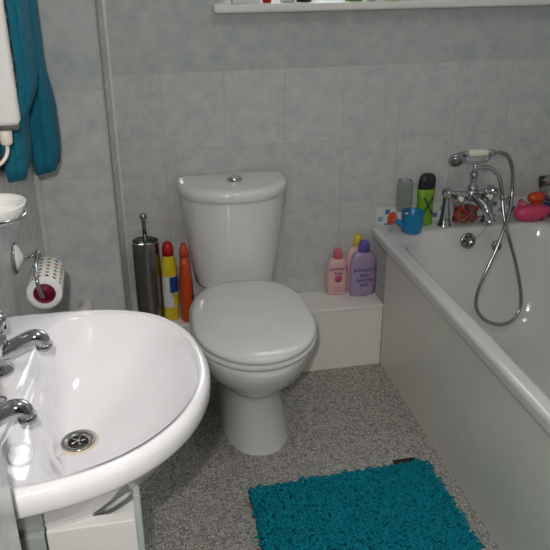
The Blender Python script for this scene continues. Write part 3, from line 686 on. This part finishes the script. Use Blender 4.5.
t = thing('shampoo_bottle', (.908, -.026, ZR), 'tall green shower gel bottle with slanted black cap and X', 'bottle', -.02)
ovl([(.029, .018, 0), (.0305, .0195, .004), (.0285, .0195, .06), (.0285, .0195, .10), (.0310, .0195, .134)], 3).build('bottle_body', M['green'], t)
ovl([(.0310, .0195, .1345), (.030, .019, .140), (.0295, .018, .165), (.027, .016, .178), (.018, .010, .187)], 3, dx=lambda z: (z-.1345)*.08).build('cap', M['dark'], t)
text('printed_text', 'X', .092, M['dark'], t, (.004, -.0203, .070), (pi/2, 0, 0), .0004, .62)

# tangle of coloured beads between the pillars
rnd = random.Random(4)
cols = ['rose', 'core', 'olive', 'orange', 'pinkink', 'dark']
t = thing('bead_garland', (1.055, -.050, ZR), 'tangle of red, pink and orange beads between the mixer pillars', 'beads')
for k in range(12):
    m = MB(); pts = []; a0 = rnd.random()*6
    for i in range(9):
        a = a0+i*1.1; pts.append((.050*cos(a)*rnd.uniform(.5, 1), .024*sin(a)*rnd.uniform(.4, 1)-.004, .010+.055*(.5+.5*sin(i*1.7+k))))
    m.tube(pts, .0026, 8, 5); m.build('bead_string', M[cols[k % 6]], t)

# toys in the far right corner of the bath
t = thing('toy_boat', (1.308, -.070, ZR), 'pink toy with rounded hull on the bath corner', 'toy')
m = MB(); m.loft([oval(hx, hy, z, 2.2) for hx, hy, z in ((.040, .022, 0), (.062, .032, .009), (.072, .038, .026), (.068, .036, .042), (.052, .028, .052), (.022, .012, .056))])
m.build('hull', M['hot'], t)
for x_, z_ in ((-.020, .018), (.024, .012), (-.048, .026)): 
    MB().sphere((x_, -.031 if abs(x_) < .03 else -.021, z_), .0055, 10).build('spot', M['core'], t)
MB().lathe([(.017, 0), (.015, .016), (.009, .022)], (-.040, .004, .050), n=20).build('bump', M['hot'], t)
MB().sphere((-.040, -.010, .064), .0042, 8).build('knob', M['ylc'], t)
t = tag(MB().sphere((1.326, -.058, ZR+.080), .030, 20, (1.2, .8, .72)).lathe([(.018, 0), (.018, .012)], (1.326, -.058, ZR+.0535), n=20).build('toy_duck', M['orange']), 'orange rounded bath toy lying on the pink toy', 'toy')
t = thing('toy_tub', (1.377, -.056, ZR+.060), 'clear curved toy tub rim above the bath toys at the right edge', 'tub')
MB().lathe([(.018, .0), (.030, .012), (.040, .045), (.0445, .085), (.043, .085), (.038, .045), (.028, .015), (.001, .003)], n=32, cap=False).build('tub_body', M['glass'], t)
MB().tube([(.044*cos(a), .044*sin(a), .085) for a in [2*pi*i/40 for i in range(41)]], .0025, 8, cap=False).build('tub_rim', M['glass'], t)
MB().lathe([(.019, 0), (.017, .030), (.014, .060)], (.006, .012, -.060), n=24).build('tub_foot', M['navy'], t)
t = thing('stacking_cup', (1.380, -.150, ZR), 'purple and olive toy cup at the right edge of the bath', 'toy')
MB().lathe([(.016, 0), (.0195, .003), (.022, .022), (.020, .022)], n=28).build('cup_base', M['olive'], t)
MB().lathe([(.022, .022), (.0225, .026), (.022, .045), (.017, .05)], n=28).build('cup_top', M['purp'], t)

# ------------------------------------------------------------------ things on the window sill
ZS = 1.2558
def sill_bottle(name, x, y, r, h, body, capm, label, cat='bottle', kind=0):
    t = thing(name, (x, y, ZS), label, cat)
    if kind == 0: prof = [(r*.9, 0), (r, .004), (r, h*.68), (r*.85, h*.76), (r*.42, h*.82)]; cp = [(r*.45, h*.82), (r*.45, h*.97), (r*.35, h)]
    elif kind == 1: prof = [(r*.94, 0), (r, .003), (r, h*.72), (r*.96, h*.74)]; cp = [(r*1.03, h*.74), (r*1.03, h*.97), (r*.95, h)]
    else: prof = [(r*.93, 0), (r, .003), (r, h*.86), (r*.7, h*.92)]; cp = [(r*.55, h*.92), (r*.55, h*.99), (r*.3, h)]
    MB().lathe(prof, n=28).build('container', body, t); MB().lathe(cp, n=28).build('cap', capm, t)
    return t
t = thing('carton', (.274, -.030, ZS), 'white carton at the left end of the window sill', 'box')
MB().box((-.044, -.018, 0), (.042, .020, .11), .001).build('box_body', M['label'], t, smooth=False)
sill_bottle('red_tube', .337, -.034, .0135, .10, M['red'], M['label'], 'narrow red container beside the white carton on the sill', 'tube', 2)
sill_bottle('deodorant_can', .402, -.028, .022, .15, M['lgrey'], M['bsteel'], 'pale grey can on the sill, right of the red tube', 'can', 2)
sill_bottle('deodorant_can', .455, -.026, .024, .14, M['dark'], M['bsteel'], 'dark can with metal top on the sill beside the pale can', 'can', 2)
sill_bottle('shampoo_bottle', .613, -.030, .029, .18, M['green'], M['dark'], 'wide green bottle with dark cap left on the sill', 'bottle', 0)
sill_bottle('perfume_bottle', .672, -.028, .017, .10, M['dark'], M['bsteel'], 'small dark bottle between the two green bottles on the sill', 'bottle', 1)
sill_bottle('conditioner_bottle', .734, -.030, .031, .17, M['lime2'], M['white'], 'lime green bottle with white cap on the sill', 'bottle', 0)
sill_bottle('cream_jar', .792, -.028, .020, .06, M['core'], M['label'], 'small dark red jar beside the lime bottle on the sill', 'jar', 1)
sill_bottle('lotion_tub', .855, -.022, .030, .09, M['lgrey'], M['label'], 'pale grey tub in the middle of the sill', 'tub', 1)
sill_bottle('aftershave_bottle', .940, -.026, .022, .12, M['dgreen'], M['dark'], 'dark green bottle left of the navy tub on the sill', 'bottle', 1)
sill_bottle('hair_gel_tub', 1.004, -.030, .033, .08, M['navy'], M['navy'], 'wide navy blue tub on the sill', 'tub', 1)
sill_bottle('talcum_bottle', 1.068, -.020, .022, .17, M['label'], M['label'], 'white bottle right of the navy tub on the sill', 'bottle', 2)
sill_bottle('face_wash_tube', 1.120, -.028, .018, .13, M['dgreen'], M['label'], 'slim dark green tube with white cap on the sill', 'tube', 2)
sill_bottle('cotton_wool_tub', 1.172, -.018, .025, .10, M['lime2'], M['lgrey'], 'lime tub with grey lid near the right end of the sill', 'tub', 1)
sill_bottle('bubble_bath_bottle', 1.245, -.028, .037, .2, M['purp'], M['label'], 'deep purple bottle near the right end of the sill', 'bottle', 0)

# ------------------------------------------------------------------ bath mat
BM = thing('bath_mat', (.40, -1.12, 0), 'teal shaggy chenille bath mat on the floor beside the bath', 'bath mat')
corn = [Vector((.128, -.745)), Vector((.665, -.730)), Vector((.672, -1.52)), Vector((.120, -1.52))]
def matpt(u, v): return (corn[0]*(1-u)+corn[1]*u)*(1-v)+(corn[3]*(1-u)+corn[2]*u)*v
mo = Vector((.40, -1.12, 0))
lo = [Vector((*matpt(u, v), z))-mo for z in (.0015, .009) for u, v in ((.01, .01), (.99, .01), (.99, .99), (.01, .99))]
mesh('backing', lo, [(0, 3, 2, 1), (4, 5, 6, 7), (0, 1, 5, 4), (1, 2, 6, 5), (2, 3, 7, 6), (3, 0, 4, 7)], M['tealm'], BM, False)
rnd = random.Random(7); m = MB()
NU, NV = 84, 105
for a in range(NU):
    for b in range(NV):
        u = (a+rnd.random()*.9)/NU; v = (b+rnd.random()*.9)/NV; p2 = matpt(u, v)
        if p2.y < -1.30: continue
        th = -pi/3+rnd.gauss(0, .7); ln = rnd.uniform(.008, .013); h = rnd.uniform(.017, .024)
        d = Vector((cos(th), sin(th), 0)); p0 = Vector((p2.x, p2.y, .005))-mo
        pts = [p0, p0+d*ln*.35+Vector((0, 0, h*.72)), p0+d*ln+Vector((0, 0, h)), p0+d*ln*1.7+Vector((0, 0, h*.78))]
        r = rnd.uniform(.0026, .0036)
        pts[-1].x = min(pts[-1].x, .30)
        m.tube(pts, (lambda t, r=r: r*(.8, 1, 1, .55)[min(3, int(round(t*3)))]), 6)
pl = m.build('pile', M['tealm'], BM); pl['kind'] = 'stuff'
MB().box((.572, -.742, .012), (.642, -.708, .0150)).build('tag', M['black'], BM, smooth=False)
for o in BM.children:
    if o.name.startswith('tag'): o.location = -mo
